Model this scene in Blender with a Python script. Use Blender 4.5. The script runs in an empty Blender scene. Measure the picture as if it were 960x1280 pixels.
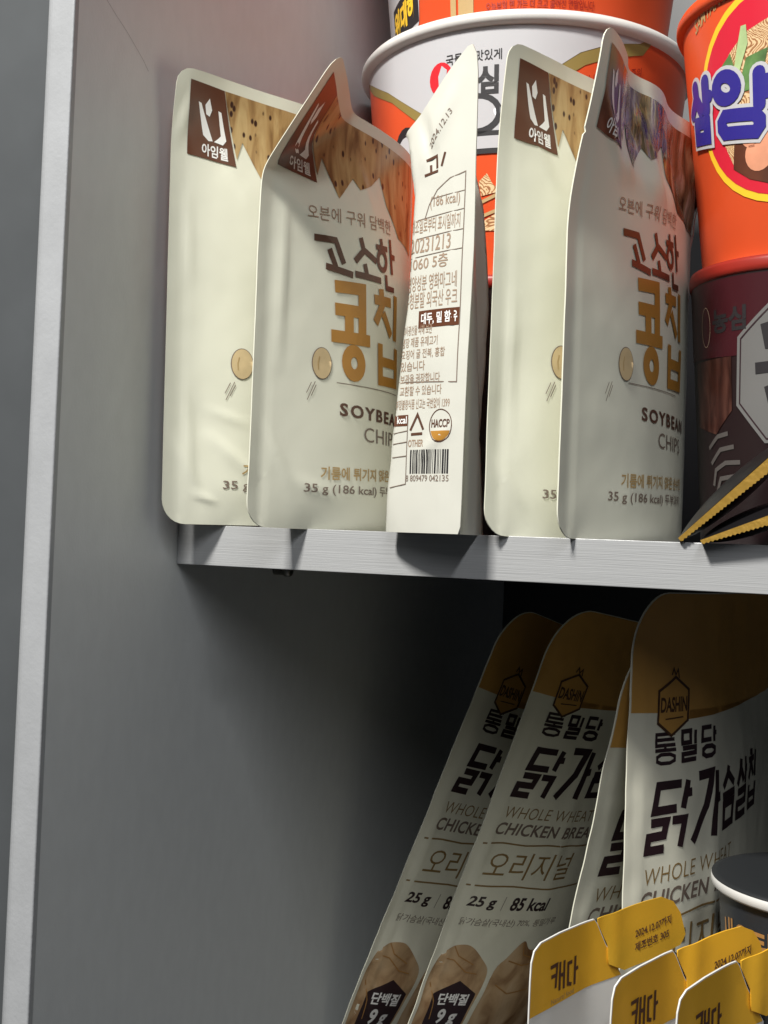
import bpy, bmesh, math, random
from math import sin, cos, pi, radians
from mathutils import Vector, Matrix, noise
import numpy as np

K = 0.001                      # the scene is laid out in millimetres and stored in metres
SC = bpy.context.scene
COL = SC.collection
random.seed(4)

# ------------------------------------------------------------------ camera
YAW, PITCH, ROLL = radians(24.7), radians(1.4), radians(2.25)
d = Vector((-sin(YAW) * cos(PITCH), cos(YAW) * cos(PITCH), sin(PITCH)))
R0 = Vector((cos(YAW), sin(YAW), 0))
U0 = R0.cross(d)
Rr = R0 * cos(ROLL) + U0 * sin(ROLL)
Ur = U0 * cos(ROLL) - R0 * sin(ROLL)
cam = bpy.data.cameras.new('camera')
cam.sensor_fit = 'VERTICAL'; cam.sensor_height = 36.0
cam.lens = 1500 / 1280 * 36.0
cam.clip_start = 0.02; cam.clip_end = 60
cam_o = bpy.data.objects.new('camera', cam); COL.objects.link(cam_o)
M = Matrix((Rr, Ur, -d)).transposed().to_4x4()
M.translation = Vector((320.5, -468.0, 14.0)) * K
cam_o.matrix_world = M
SC.camera = cam_o

# ------------------------------------------------------------------ light: ceiling lamps in front of the cabinet
W = bpy.data.worlds.new('World'); SC.world = W; W.use_nodes = True
bg = W.node_tree.nodes['Background']
bg.inputs[0].default_value = (0.80, 0.88, 1.0, 1); bg.inputs[1].default_value = 0.03

def lamp(name, loc, target, power, size, color):
    l = bpy.data.lights.new(name, 'AREA'); l.energy = power; l.shape = 'RECTANGLE'
    l.size = size[0]; l.size_y = size[1]; l.color = color
    o = bpy.data.objects.new(name, l); COL.objects.link(o); o.location = loc
    o.rotation_euler = (Vector(target) - Vector(loc)).to_track_quat('-Z', 'Y').to_euler() if (loc[0], loc[1]) != (target[0], target[1]) else (0, 0, 0)
    return o
lamp('ceiling_lamp', (-0.12, -1.05, 1.28), (0.13, 0.0, 0.05), 44, (0.22, 0.22), (1.0, 0.975, 0.92))
lamp('ceiling_strip_lamp', (0.95, -2.1, 1.35), (0.95, -2.1, 0.0), 33, (0.15, 2.5), (0.97, 0.985, 1.0))

SC.view_settings.view_transform = 'Standard'; SC.view_settings.look = 'None'
SC.view_settings.exposure = 0.14; SC.view_settings.gamma = 1.0
SC.view_settings.use_curve_mapping = False
SC.cycles.max_bounces = 8; SC.cycles.diffuse_bounces = 4
SC.cycles.use_denoising = True

# ------------------------------------------------------------------ materials
def mat(name, col, rough=0.5, metal=0.0, var=0.0, vscale=40, bump=0.0, bscale=60, spec=0.5, stretch=None, col2=None, coat=0.0):
    m = bpy.data.materials.new(name); m.use_nodes = True
    nt = m.node_tree; b = nt.nodes['Principled BSDF']
    b.inputs['Base Color'].default_value = (*col, 1); b.inputs['Roughness'].default_value = rough
    b.inputs['Metallic'].default_value = metal; b.inputs['Specular IOR Level'].default_value = spec
    if coat: b.inputs['Coat Weight'].default_value = coat; b.inputs['Coat Roughness'].default_value = 0.12
    if var or bump:
        tc = nt.nodes.new('ShaderNodeTexCoord'); mp = nt.nodes.new('ShaderNodeMapping')
        nt.links.new(tc.outputs['Object'], mp.inputs[0])
        if stretch: mp.inputs['Scale'].default_value = stretch
    if var:
        n = nt.nodes.new('ShaderNodeTexNoise'); n.inputs['Scale'].default_value = vscale; n.inputs['Detail'].default_value = 6
        nt.links.new(mp.outputs[0], n.inputs['Vector'])
        r = nt.nodes.new('ShaderNodeValToRGB'); e = r.color_ramp.elements
        e[0].position = .3; e[1].position = .7
        c2 = col2 or tuple(min(1, c * (1 + var)) for c in col)
        c1 = col if col2 else tuple(c * (1 - var) for c in col)
        e[0].color = (*c1, 1); e[1].color = (*c2, 1)
        nt.links.new(n.outputs['Fac'], r.inputs[0]); nt.links.new(r.outputs[0], b.inputs['Base Color'])
    if bump:
        n2 = nt.nodes.new('ShaderNodeTexNoise'); n2.inputs['Scale'].default_value = bscale; n2.inputs['Detail'].default_value = 5
        nt.links.new(mp.outputs[0], n2.inputs['Vector'])
        bp = nt.nodes.new('ShaderNodeBump'); bp.inputs['Strength'].default_value = bump; bp.inputs['Distance'].default_value = 0.001
        nt.links.new(n2.outputs['Fac'], bp.inputs['Height']); nt.links.new(bp.outputs[0], b.inputs['Normal'])
    return m

def chip_mat(name, base, light, dark, speck, rough=0.3, sp_scale=13.0, scale=(9, 2.2, 1), ns=1.6, bump=0.0):
    """the printed picture of speckled chips: UV is millimetres / 100"""
    m = bpy.data.materials.new(name); m.use_nodes = True
    nt = m.node_tree; L = nt.links; b = nt.nodes['Principled BSDF']; b.inputs['Roughness'].default_value = rough
    uv = nt.nodes.new('ShaderNodeUVMap')
    mp = nt.nodes.new('ShaderNodeMapping'); mp.inputs['Rotation'].default_value = (0, 0, .6); mp.inputs['Scale'].default_value = scale
    L.new(uv.outputs[0], mp.inputs[0])
    n = nt.nodes.new('ShaderNodeTexNoise'); n.inputs['Scale'].default_value = ns; n.inputs['Detail'].default_value = 7; n.inputs['Distortion'].default_value = .8
    L.new(mp.outputs[0], n.inputs['Vector'])
    r = nt.nodes.new('ShaderNodeValToRGB'); e = r.color_ramp.elements
    e[0].position = .30; e[0].color = (*dark, 1); e[1].position = .72; e[1].color = (*light, 1)
    x = e.new(.5); x.color = (*base, 1)
    L.new(n.outputs['Fac'], r.inputs[0])
    out = r.outputs[0]
    if speck:
        v = nt.nodes.new('ShaderNodeTexVoronoi'); v.inputs['Scale'].default_value = sp_scale
        mp2 = nt.nodes.new('ShaderNodeMapping'); mp2.inputs['Scale'].default_value = (1.7, 1, 1)
        L.new(uv.outputs[0], mp2.inputs[0]); L.new(mp2.outputs[0], v.inputs['Vector'])
        lt = nt.nodes.new('ShaderNodeMapRange'); lt.inputs[1].default_value = .16; lt.inputs[2].default_value = .24
        lt.inputs[3].default_value = 1; lt.inputs[4].default_value = 0
        L.new(v.outputs['Distance'], lt.inputs[0])
        mx = nt.nodes.new('ShaderNodeMixRGB'); mx.inputs[2].default_value = (*speck, 1)
        L.new(lt.outputs[0], mx.inputs[0]); L.new(out, mx.inputs[1]); out = mx.outputs[0]
    L.new(out, b.inputs['Base Color'])
    if bump:
        mp3 = nt.nodes.new('ShaderNodeMapping'); mp3.inputs['Rotation'].default_value = (0, 0, -.9); mp3.inputs['Scale'].default_value = (3.2, 1, 1)
        L.new(uv.outputs[0], mp3.inputs[0])
        n3 = nt.nodes.new('ShaderNodeTexNoise'); n3.inputs['Scale'].default_value = 3.6; n3.inputs['Detail'].default_value = 3; n3.inputs['Distortion'].default_value = 1.0
        L.new(mp3.outputs[0], n3.inputs['Vector'])
        bp = nt.nodes.new('ShaderNodeBump'); bp.inputs['Strength'].default_value = bump; bp.inputs['Distance'].default_value = .002
        L.new(n3.outputs['Fac'], bp.inputs['Height']); L.new(bp.outputs[0], b.inputs['Normal'])
    return m

MATS = dict(
    panel=mat('grey_laminate', (.665, .685, .69), .40, var=.025, vscale=140, bump=.08, bscale=900, stretch=(1, 1, .5)),
    edge=mat('grey_edge_band', (.37, .38, .395), .34, var=.05, vscale=60, bump=.12, bscale=500),
    shelf=mat('shelf_laminate', (.36, .365, .37), .5, var=.05, vscale=80, bump=.1, bscale=700),
    shelf_edge=mat('brushed_shelf_edge', (.37, .375, .38), .28, var=.06, vscale=160, bump=.2, bscale=420, stretch=(.08, 1, 5.0)),
    dark=mat('neighbour_laminate', (.075, .081, .086), .45, var=.08, vscale=30),
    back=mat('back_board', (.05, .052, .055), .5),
    pin=mat('steel_pin', (.35, .34, .32), .3, metal=1.0),
    pouch=mat('matte_pouch_film', (.73, .73, .61), .40, bump=.05, bscale=120),
    pouch_w=mat('white_pouch_film', (.61, .605, .54), .36, bump=.05, bscale=120),
    pouch_b=mat('chip_pouch_film', (.80, .785, .65), .40, bump=.05, bscale=120),
    brown=mat('brown_print', (.115, .042, .022), .28),
    brown_l=mat('brown_ink', (.10, .045, .028), .35),
    white=mat('white_ink', (.85, .84, .82), .4),
    orange=mat('orange_ink', (.42, .20, .035), .35),
    bean=mat('bean_ink', (.56, .43, .24), .7, var=.12, vscale=120),
    dimgrey=mat('shaded_grey_ink', (.085, .075, .07), .4),  # topping ink with the lower cup's shade put into its colour
    tan=mat('tan_ink', (.44, .30, .13), .45),
    greyink=mat('grey_ink', (.20, .15, .12), .45),
    thin=mat('thin_ink', (.34, .24, .17), .45),
    black=mat('black_ink', (.018, .016, .018), .45),
    plum=mat('plum_ink', (.028, .012, .016), .42),
    header=mat('header_print', (.60, .32, .075), .40, var=.06, vscale=30),
    header_line=mat('header_line', (.07, .030, .012), .45),
    gold_ink=mat('gold_ink', (.27, .17, .06), .4),
    chip=chip_mat('printed_chips', (.42, .265, .11), (.56, .41, .20), (.18, .09, .032), (.045, .018, .012), .28),
    chip_g=chip_mat('glossy_printed_chips', (.32, .24, .14), (.70, .66, .58), (.08, .05, .03), None, .15, bump=1.0),
    chip2=chip_mat('printed_folded_chip', (.52, .345, .19), (.66, .49, .31), (.24, .12, .05), None, .4, scale=(5, 3, 1), ns=1.1),
    yellow=mat('yellow_carton', (.82, .44, .032), .30, var=.03, vscale=60, bump=.03, bscale=300, coat=.3),
    foil=mat('gold_foil', (.80, .46, .04), .24, metal=.3, bump=.25, bscale=28),
    card=mat('white_carton', (.74, .73, .70), .55, var=.03, vscale=60),
    red=mat('red_cup_print', (.70, .085, .022), .34, var=.10, vscale=14),
    cupwhite=mat('white_cup_print', (.50, .495, .51), .30),
    rim=mat('cup_rim', (.70, .69, .66), .35),
    olive=mat('olive_band', (.26, .19, .055), .4),
    redink=mat('red_ink', (.62, .02, .03), .35),
    darkred=mat('dark_red_ink', (.30, .02, .012), .4),
    blue=mat('navy_ink', (.030, .022, .23), .35),
    crimson=mat('crimson_print', (.60, .018, .040), .32),
    sun=mat('yellow_ring_ink', (.85, .52, .03), .35),
    noodle=chip_mat('printed_noodles', (.50, .29, .13), (.74, .55, .33), (.16, .055, .02), None, .35),
    leaf=mat('printed_leaf', (.10, .20, .06), .4, var=.5, vscale=90),
    leaf_l=mat('printed_leaf_rib', (.42, .55, .26), .4, var=.2, vscale=90),
    carrot=mat('printed_sausage', (.62, .27, .16), .4, var=.2, vscale=70),
    broth=mat('printed_broth', (.10, .03, .015), .4, var=.4, vscale=60),
    darkcup=mat('dark_cup_print', (.018, .009, .010), .32),
    maroon=mat('maroon_print', (.045, .006, .010), .34),
    greyhex=mat('shaded_panel_print', (.15, .147, .143), .35, var=.06, vscale=30),  # white hexagon darkened in its colour, for the shade over the lower cup
    sachet=mat('black_sachet_film', (.012, .011, .012), .28, bump=.2, bscale=80),
    sachet_gold=mat('gold_seal', (.42, .25, .045), .32, metal=.5, bump=.3, bscale=300),
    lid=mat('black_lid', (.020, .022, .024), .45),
    cup_navy=mat('navy_cup', (.022, .025, .030), .4),
    amber=mat('amber_ink', (.40, .20, .06), .4),
)

MATS['chip_g'].node_tree.nodes['Principled BSDF'].inputs['Metallic'].default_value = .5
def noodle_mat():
    m = bpy.data.materials.new('curly_noodles'); m.use_nodes = True
    nt = m.node_tree; L = nt.links; b = nt.nodes['Principled BSDF']; b.inputs['Roughness'].default_value = .35
    uv = nt.nodes.new('ShaderNodeUVMap')
    n = nt.nodes.new('ShaderNodeTexNoise'); n.inputs['Scale'].default_value = 5; n.inputs['Detail'].default_value = 1
    L.new(uv.outputs[0], n.inputs['Vector'])
    mx = nt.nodes.new('ShaderNodeVectorMath'); mx.operation = 'MULTIPLY_ADD'; mx.inputs[1].default_value = (.5, .5, 0)
    L.new(n.outputs['Color'], mx.inputs[0]); L.new(uv.outputs[0], mx.inputs[2])
    w = nt.nodes.new('ShaderNodeTexWave'); w.inputs['Scale'].default_value = 20; w.inputs['Distortion'].default_value = 9; w.inputs['Detail'].default_value = 2; w.inputs['Detail Scale'].default_value = 1.5
    L.new(mx.outputs[0], w.inputs['Vector'])
    r = nt.nodes.new('ShaderNodeValToRGB'); e = r.color_ramp.elements
    e[0].position = .10; e[0].color = (.30, .13, .055, 1); e[1].position = .75; e[1].color = (.72, .52, .30, 1)
    x = e.new(.4); x.color = (.50, .28, .12, 1)
    L.new(w.outputs['Fac'], r.inputs[0]); L.new(r.outputs[0], b.inputs['Base Color'])
    return m
MATS['noodle'] = noodle_mat()

# ------------------------------------------------------------------ building helpers
def thing(name, label, cat, loc=(0, 0, 0), group=None):
    o = bpy.data.objects.new(name, None); COL.objects.link(o)
    o.empty_display_size = .01
    o.location = Vector(loc) * K; o['label'] = label; o['category'] = cat
    if group: o['group'] = group
    return o

def origin(parent):
    v = Vector((0, 0, 0))
    while parent is not None:
        v += parent.location; parent = parent.parent
    return v

def link(name, me, m, parent=None, smooth=True, kind=None):
    me.materials.append(MATS[m] if isinstance(m, str) else m)
    if smooth:
        for p in me.polygons: p.use_smooth = True
    o = bpy.data.objects.new(name, me); COL.objects.link(o)
    if parent is not None: o.parent = parent
    if kind: o['kind'] = kind
    return o

def raw(name, verts, faces, m, parent=None, smooth=True, uvs=None, kind=None):
    """verts in world mm"""
    off = origin(parent) / K
    me = bpy.data.meshes.new(name)
    me.from_pydata([tuple((Vector(v) - off) * K) for v in verts], [], faces)
    if uvs is not None:
        l = me.uv_layers.new(name='UVMap')
        for p in me.polygons:
            for li in p.loop_indices:
                l.data[li].uv = uvs[me.loops[li].vertex_index]
    me.update()
    return link(name, me, m, parent, smooth, kind)

def box(name, lo, hi, m, parent=None, bevel=0.0, kind=None, seg=2):
    off = origin(parent) / K
    bm = bmesh.new(); bmesh.ops.create_cube(bm, size=1)
    for v in bm.verts:
        v.co = Vector([(lo[i] + (v.co[i] + .5) * (hi[i] - lo[i]) - off[i]) * K for i in range(3)])
    if bevel: bmesh.ops.bevel(bm, geom=bm.edges[:], offset=bevel * K, segments=seg, affect='EDGES', profile=.5)
    me = bpy.data.meshes.new(name); bm.to_mesh(me); bm.free()
    return link(name, me, m, parent, smooth=False, kind=kind)

def sm(x):
    x = min(1.0, max(0.0, x)); return x * x * (3 - 2 * x)

class Film:
    """a film surface: u along the base, v upwards, both in mm"""
    def __init__(s, p0, ang, W=135, H=201, bulge=10, bump=None, tilt=0, lean=0, back=None, seed=0, wr=.5, leana=None, seal=.6):
        s.p0 = Vector(p0); s.W, s.H, s.B = W, H, bulge; s.bump = bump; s.back = back; s.seed = seed; s.wr = wr; s.seal = seal
        us = [k[0] for k in ang]; an = [radians(k[1]) for k in ang]
        s.U = np.arange(-20, W + 40, 1.0); a = np.interp(s.U, us, an); s.a = a
        x = np.cumsum(np.cos(a)); y = np.cumsum(np.sin(a)); s.x = x - x[20]; s.y = y - y[20]
        a0 = float(np.interp(W * .4, us, an)); k = Vector((sin(a0), -cos(a0), 0))
        s.R = Matrix.Rotation(-radians(tilt), 3, k)
        if lean:
            a1 = radians(leana); s.R = Matrix.Rotation(radians(lean), 3, Vector((cos(a1), sin(a1), 0))) @ s.R
    def h(s, u, v):
        if not (7 < u < s.W - 7 and v < s.H - 8): return 0.0
        return (s.seal * sm((u - 7) / 2.2) * sm((s.W - 7 - u) / 2.2) + s.B * sin(pi * (u - 7) / (s.W - 14)) ** 1.15) * max(0, 1 - v / s.H) ** .6 * sm(min(v + 25, s.H - v - 8) / 45)
    def pt(s, u, v, off=0.0, side=1):
        a = float(np.interp(u, s.U, s.a)); n = Vector((sin(a), -cos(a), 0))
        P = Vector((float(np.interp(u, s.U, s.x)), float(np.interp(u, s.U, s.y)), v))
        h = s.h(u, v) if side > 0 or not s.back else s.back(u, v)
        c = s.bump(u, v) if s.bump else 0.0
        if s.wr:
            c += s.wr * (noise.noise(Vector((u / 24, v / 30, s.seed * 7.3))) + .35 * noise.noise(Vector((u / 9, v / 11, s.seed * 3.1 + 5))))
        return s.p0 + s.R @ (P + n * (c + side * h + off))

class Round:
    """the wall of a tapered round cup: u in degrees from the front, v upwards in mm"""
    W = 360
    def __init__(s, c, z0, r0, r1, h): s.c, s.z0, s.r0, s.r1, s.h = c, z0, r0, r1, h; s.H = h
    def pt(s, u, v, off=0.0, side=1):
        a = radians(u - 90); r = s.r0 + (s.r1 - s.r0) * v / s.h + off
        return Vector((s.c[0] + r * cos(a), s.c[1] + r * sin(a), s.z0 + v))

def grid_cut(bm, su, sv):
    xs = [v.co.x for v in bm.verts]; ys = [v.co.y for v in bm.verts]
    for lo, hi, st, no in ((min(xs), max(xs), su, (1, 0, 0)), (min(ys), max(ys), sv, (0, 1, 0))):
        k = math.floor(lo / st) + 1
        while k * st < hi - 1e-4:
            c = (k * st, 0, 0) if no[0] else (0, k * st, 0)
            bmesh.ops.bisect_plane(bm, geom=bm.verts[:] + bm.edges[:] + bm.faces[:], dist=1e-5, plane_co=c, plane_no=no)
            k += 1

def flat(polys, su=3.0, sv=3.0, cut=True):
    bm = bmesh.new()
    for i, p in enumerate(polys):
        p = [(float(a), float(b)) for a, b in p]
        vs = [bm.verts.new((a, b, 0)) for a, b in p]
        try: f = bm.faces.new(vs)
        except ValueError: continue
    bmesh.ops.triangulate(bm, faces=bm.faces[:])
    if cut: grid_cut(bm, su, sv)
    return bm

def lay(bm, S, off, name, m, parent, smooth=True, side=1):
    """map a flat mesh on to the film; z of the flat mesh adds to the offset"""
    bmesh.ops.recalc_face_normals(bm, faces=bm.faces[:])
    bm.verts.index_update()
    vs = [S.pt(v.co.x, v.co.y, off + v.co.z, side) for v in bm.verts]
    uv = [(v.co.x / 100, v.co.y / 100) for v in bm.verts]
    fs = [[v.index for v in f.verts] for f in bm.faces]
    bm.free()
    # orient outwards
    def flip(f):
        a, b, c = vs[f[0]], vs[f[1]], vs[f[2]]
        u = sum(uv[i][0] for i in f) / len(f) * 100; v = sum(uv[i][1] for i in f) / len(f) * 100
        return (b - a).cross(c - a).dot(S.pt(u, v, 1) - S.pt(u, v, 0)) * side < 0
    fs = [f[::-1] if flip(f) else f for f in fs]
    return raw(name, vs, fs, m, parent, smooth, uv)

def decal(S, polys, off, name, m, parent, su=3.0, sv=3.0, cut=True):
    return lay(flat(polys, su, sv, cut), S, off, name, m, parent)

def sheet(S, outline, name, m, parent, su=3.0, sv=3.0, t=.3):
    """a two-sided pouch: front film, back film and the sealed rim"""
    bm = flat([outline], su, sv)
    bm.verts.index_update()
    n = len(bm.verts)
    uvs = [(v.co.x, v.co.y) for v in bm.verts]
    fs = [[v.index for v in f.verts] for f in bm.faces]
    bd = [(e.verts[0].index, e.verts[1].index) for e in bm.edges if len(e.link_faces) == 1]
    bm.free()
    A = [S.pt(u, v, t, 1) for u, v in uvs]; B = [S.pt(u, v, -t, -1) for u, v in uvs]
    F = []
    for f in fs:
        a, b, c = A[f[0]], A[f[1]], A[f[2]]
        u, v = uvs[f[0]]
        g = f if (b - a).cross(c - a).dot(S.pt(u, v, 1) - S.pt(u, v, 0)) > 0 else f[::-1]
        F.append(g); F.append([n + i for i in g[::-1]])
    V = A + B; k = 2 * n; UV = [(u / 100, v / 100) for u, v in uvs] * 2
    idx = {}
    for a, b in bd:
        q = []
        for i in (a, b):
            if i not in idx:
                idx[i] = len(V); V += [A[i], B[i]]; UV += [UV[i], UV[i]]
            q.append(idx[i])
        F.append([q[0], q[1], q[1] + 1, q[0] + 1])
    return raw(name, V, F, m, parent, True, UV)

def arc(cx, cy, rx, ry, a0, a1, n=8):
    return [(cx + rx * cos(radians(a0 + (a1 - a0) * i / n)), cy + ry * sin(radians(a0 + (a1 - a0) * i / n))) for i in range(n + 1)]

def quadmap(q):
    """q = bottom-left, bottom-right, top-right, top-left in (u, v)"""
    bl, br, tr, tl = q
    return lambda x, y: ((bl[0] * (1 - x) + br[0] * x) * (1 - y) + (tl[0] * (1 - x) + tr[0] * x) * y,
                         (bl[1] * (1 - x) + br[1] * x) * (1 - y) + (tl[1] * (1 - x) + tr[1] * x) * y)

def rect(u0, v0, u1, v1): return [(u0, v0), (u1, v0), (u1, v1), (u0, v1)]

_tcache = {}
def text_bm(body, bold=0.0, spacing=1.0):
    key = (body, bold, spacing)
    if key not in _tcache:
        c = bpy.data.curves.new('lettering', 'FONT'); c.body = body; c.resolution_u = 3; c.offset = bold; c.space_character = spacing
        o = bpy.data.objects.new('lettering', c); COL.objects.link(o)
        bpy.context.view_layer.update()
        me = bpy.data.meshes.new_from_object(o.evaluated_get(bpy.context.evaluated_depsgraph_get()))
        vs = [(v.co.x, v.co.y) for v in me.vertices]; fs = [tuple(p.vertices) for p in me.polygons]
        bpy.data.objects.remove(o); bpy.data.curves.remove(c); bpy.data.meshes.remove(me)
        x0 = min(v[0] for v in vs); x1 = max(v[0] for v in vs); y0 = min(v[1] for v in vs); y1 = max(v[1] for v in vs)
        _tcache[key] = ([((a - x0) / (x1 - x0), (b - y0) / (y1 - y0)) for a, b in vs], fs)
    return _tcache[key]

def text_flat(items, step=4.0, cut=True):
    """items: (body, quad, bold[, spacing]); one flat mesh for the lot"""
    bm = bmesh.new()
    for it in items:
        body, q = it[0], it[1]; bold = it[2] if len(it) > 2 else 0; sp = it[3] if len(it) > 3 else 1.0
        f = quadmap(q); vs, fs = text_bm(body, bold, sp)
        nv = [bm.verts.new((*f(x, y), 0)) for x, y in vs]
        for p in fs:
            try: bm.faces.new([nv[i] for i in p])
            except ValueError: pass
    if cut: grid_cut(bm, step, step)
    return bm

def lettering(S, items, off, name, m, parent, step=4.0, cut=True):
    return lay(text_flat(items, step, cut), S, off, name, m, parent, smooth=False)

def stroke_polys(lines, w):
    """polylines to mitred bands of width w (mm)"""
    out = []
    for ln in lines:
        P = [Vector((a, b)) for a, b in ln]
        L, Rt = [], []
        closed = (P[0] - P[-1]).length < 1e-6
        if closed: P = P[:-1]
        n = len(P)
        for i in range(n):
            pa = P[i - 1] if (i > 0 or closed) else None
            pb = P[(i + 1) % n] if (i < n - 1 or closed) else None
            d1 = (P[i] - pa).normalized() if pa is not None else None
            d2 = (pb - P[i]).normalized() if pb is not None else None
            dd = ((d1 or d2) + (d2 or d1)).normalized()
            nn = Vector((-dd.y, dd.x)); base = d1 or d2
            sc = 1 / max(.45, abs(nn.dot(Vector((-base.y, base.x)))))
            L.append(P[i] + nn * w / 2 * sc); Rt.append(P[i] - nn * w / 2 * sc)
        rng = range(n) if closed else range(n - 1)
        for i in rng:
            j = (i + 1) % n
            out.append([tuple(L[i]), tuple(L[j]), tuple(Rt[j]), tuple(Rt[i])])
    return out

def strokes(S, groups, off, name, m, parent, step=4.0):
    """groups: list of (polylines, width); every polyline sits a hair above the last so that crossings are clean"""
    bm = bmesh.new(); z = 0.0
    for lines, w in groups:
        for ln in lines:
            z += .012
            vs = {}
            for p in stroke_polys([ln], w):
                q = []
                for a, b in p:
                    k = (round(a, 4), round(b, 4))
                    if k not in vs: vs[k] = bm.verts.new((a, b, z))
                    q.append(vs[k])
                try: bm.faces.new(q)
                except ValueError: pass
    grid_cut(bm, step, step)
    return lay(bm, S, off, name, m, parent, smooth=False)

def oval(cx, cy, rx, ry, n=20): return arc(cx, cy, rx, ry, 0, 360, n)[:-1] + [(cx + rx, cy)]

# block letters drawn as strokes in a unit cell
BL = {
 'tong': [[(.95, 1), (.05, 1), (.05, .6), (.97, .6)], [(.05, .8), (.92, .8)], [(.5, .6), (.5, .43)], [(0, .43), (1, .43)], [(.1, .2), (.3, .28), (.7, .28), (.92, .2), (.92, .05), (.7, -.03), (.3, -.03), (.1, .05), (.1, .2)]],
 'mil': [[(.05, 1), (.58, 1), (.58, .6), (.05, .6), (.05, 1)], [(.9, 1), (.9, .52)], [(.05, .42), (.9, .42), (.9, .22), (.05, .22), (.05, 0), (.95, 0)]],
 'dang': [[(.6, 1), (.05, 1), (.05, .56), (.62, .56)], [(.82, 1), (.82, .46)], [(.82, .76), (1.0, .76)], [(.1, .24), (.3, .33), (.65, .33), (.86, .24), (.86, .09), (.65, 0), (.3, 0), (.1, .09), (.1, .24)]],
 'dak': [[(.66, .97), (.08, 1), (.06, .6), (.64, .59)], [(.84, 1), (.82, .57)], [(.84, .8), (1.0, .8)], [(.02, .42), (.44, .41), (.42, .2), (.0, .2), (.0, -.01), (.46, -.01)], [(.58, .41), (.92, .40), (.9, -.02)]],
 'ga': [[(.02, 1), (.54, 1), (.44, .5), (.05, 0)], [(.78, 1), (.78, 0)], [(.78, .56), (1.0, .58)]],
 'seum': [[(.48, 1), (.42, .86), (.05, .66)], [(.44, .88), (.95, .66)], [(0, .5), (1, .52)], [(.1, .36), (.9, .37), (.9, 0), (.1, 0), (.1, .36)]],
 'sal': [[(.32, 1), (.28, .82), (0, .56)], [(.29, .84), (.6, .58)], [(.8, 1), (.8, .52)], [(.8, .78), (1, .78)], [(.05, .42), (.86, .43), (.86, .22), (.05, .22), (.05, 0), (.92, 0)]],
 'chip': [[(.2, 1), (.45, 1)], [(.02, .86), (.62, .88)], [(.34, .86), (.02, .52)], [(.34, .8), (.64, .54)], [(.86, 1), (.86, .5)], [(.08, .4), (.08, 0), (.88, 0), (.88, .4)], [(.08, .2), (.88, .2)]],
}
def cell(key, q):
    f = quadmap(q); return [[f(x, y) for x, y in ln] for ln in BL[key]]

# ------------------------------------------------------------------ the cabinet
FLOOR = -305.0
cab = thing('cabinet', 'grey laminate cabinet with a pale front edge and one shelf holding pouches and cups', 'cabinet', (0, 0, FLOOR))
box('side_panel', (-14.5, -86, -700), (0, 470, 760), 'panel', cab)
prof = [(-16.5, -80)] + arc(-9.5, -82, 7, 7, 180, 270, 8) + arc(-.6, -88.2, .8, .8, 270, 360, 4) + [(.2, -86.1), (-6, -86.1)]
npf = len(prof)
raw('panel_edge', [(x, y, z) for z in (-700, 760) for x, y in prof], [[i, (i + 1) % npf, npf + (i + 1) % npf, npf + i] for i in range(npf)], 'edge', cab, smooth=False)
box('shelf', (0.2, 1.0, 0), (700, 469.5, 18), 'shelf', cab)
box('shelf_edge', (0.2, 0, -.2), (700, .9, 18.2), 'shelf_edge', cab, bevel=.25)
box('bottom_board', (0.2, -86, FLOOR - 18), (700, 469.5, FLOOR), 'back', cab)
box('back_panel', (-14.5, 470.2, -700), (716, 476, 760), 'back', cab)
def lathe(name, prof, c, m, parent, n=64, a0=0, a1=360, axis='z'):
    V, F = [], []; k = len(prof)
    for i in range(n):
        a = radians(a0 + (a1 - a0) * i / n)
        for r, z in prof:
            V.append((c[0] + r * cos(a), c[1] + r * sin(a), c[2] + z) if axis == 'z' else (c[0] + z, c[1] + r * cos(a), c[2] + r * sin(a)))
    for i in range(n):
        for j in range(k - 1):
            a, b = i * k + j, ((i + 1) % n) * k + j
            F.append([a, b, b + 1, a + 1])
    return raw(name, V, F, m, parent)
scr = [(-76, 242), (-69, 236), (-62, 232), (-55, 228.5), (-46, 223), (-42, 220.4), (-38, 217)]
raw('scratch', [(.05, y + q, z) for y, z in scr for q in (-.28, .28)], [[i * 2, i * 2 + 1, i * 2 + 3, i * 2 + 2] for i in range(len(scr) - 1)], 'edge', cab, smooth=False)
pin = lathe('shelf_pin', [(.01, 0.1), (2.5, 0.1), (2.5, 6.5), (3.2, 6.6), (3.2, 9.4), (2.6, 10), (.01, 10)], (0, 92, -3.6), 'pin', cab, 20, axis='x')
# the neighbouring board left of the cabinet
nb = thing('neighbouring_board', 'dark grey board beside the pale cabinet edge, at the left border', 'board', (-40, -60, FLOOR))
box('board_face', (-80, -70, -700), (-19, 470, 760), 'dark', nb, bevel=.8)
box('board_edge', (-96, -74, -700), (-80.2, 470, 760), 'edge', nb, bevel=1.0)

# ------------------------------------------------------------------ snack pouches standing on the shelf
def round_rect(W, H, rb=11, rt=7, top=None, v0=0.0, notch=None):
    pts = arc(rb, v0 + rb, rb, rb, 180, 270, 7) + arc(W - rb, v0 + rb, rb, rb, 270, 360, 7)
    if top: pts += top
    else: pts += arc(W - rt, H - rt, rt, rt, 0, 90, 4) + arc(rt, H - rt, rt, rt, 90, 180, 4)
    if notch:
        pts += [(0, notch + 1.4), (1.3, notch), (0, notch - 1.4)]
    return pts

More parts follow.
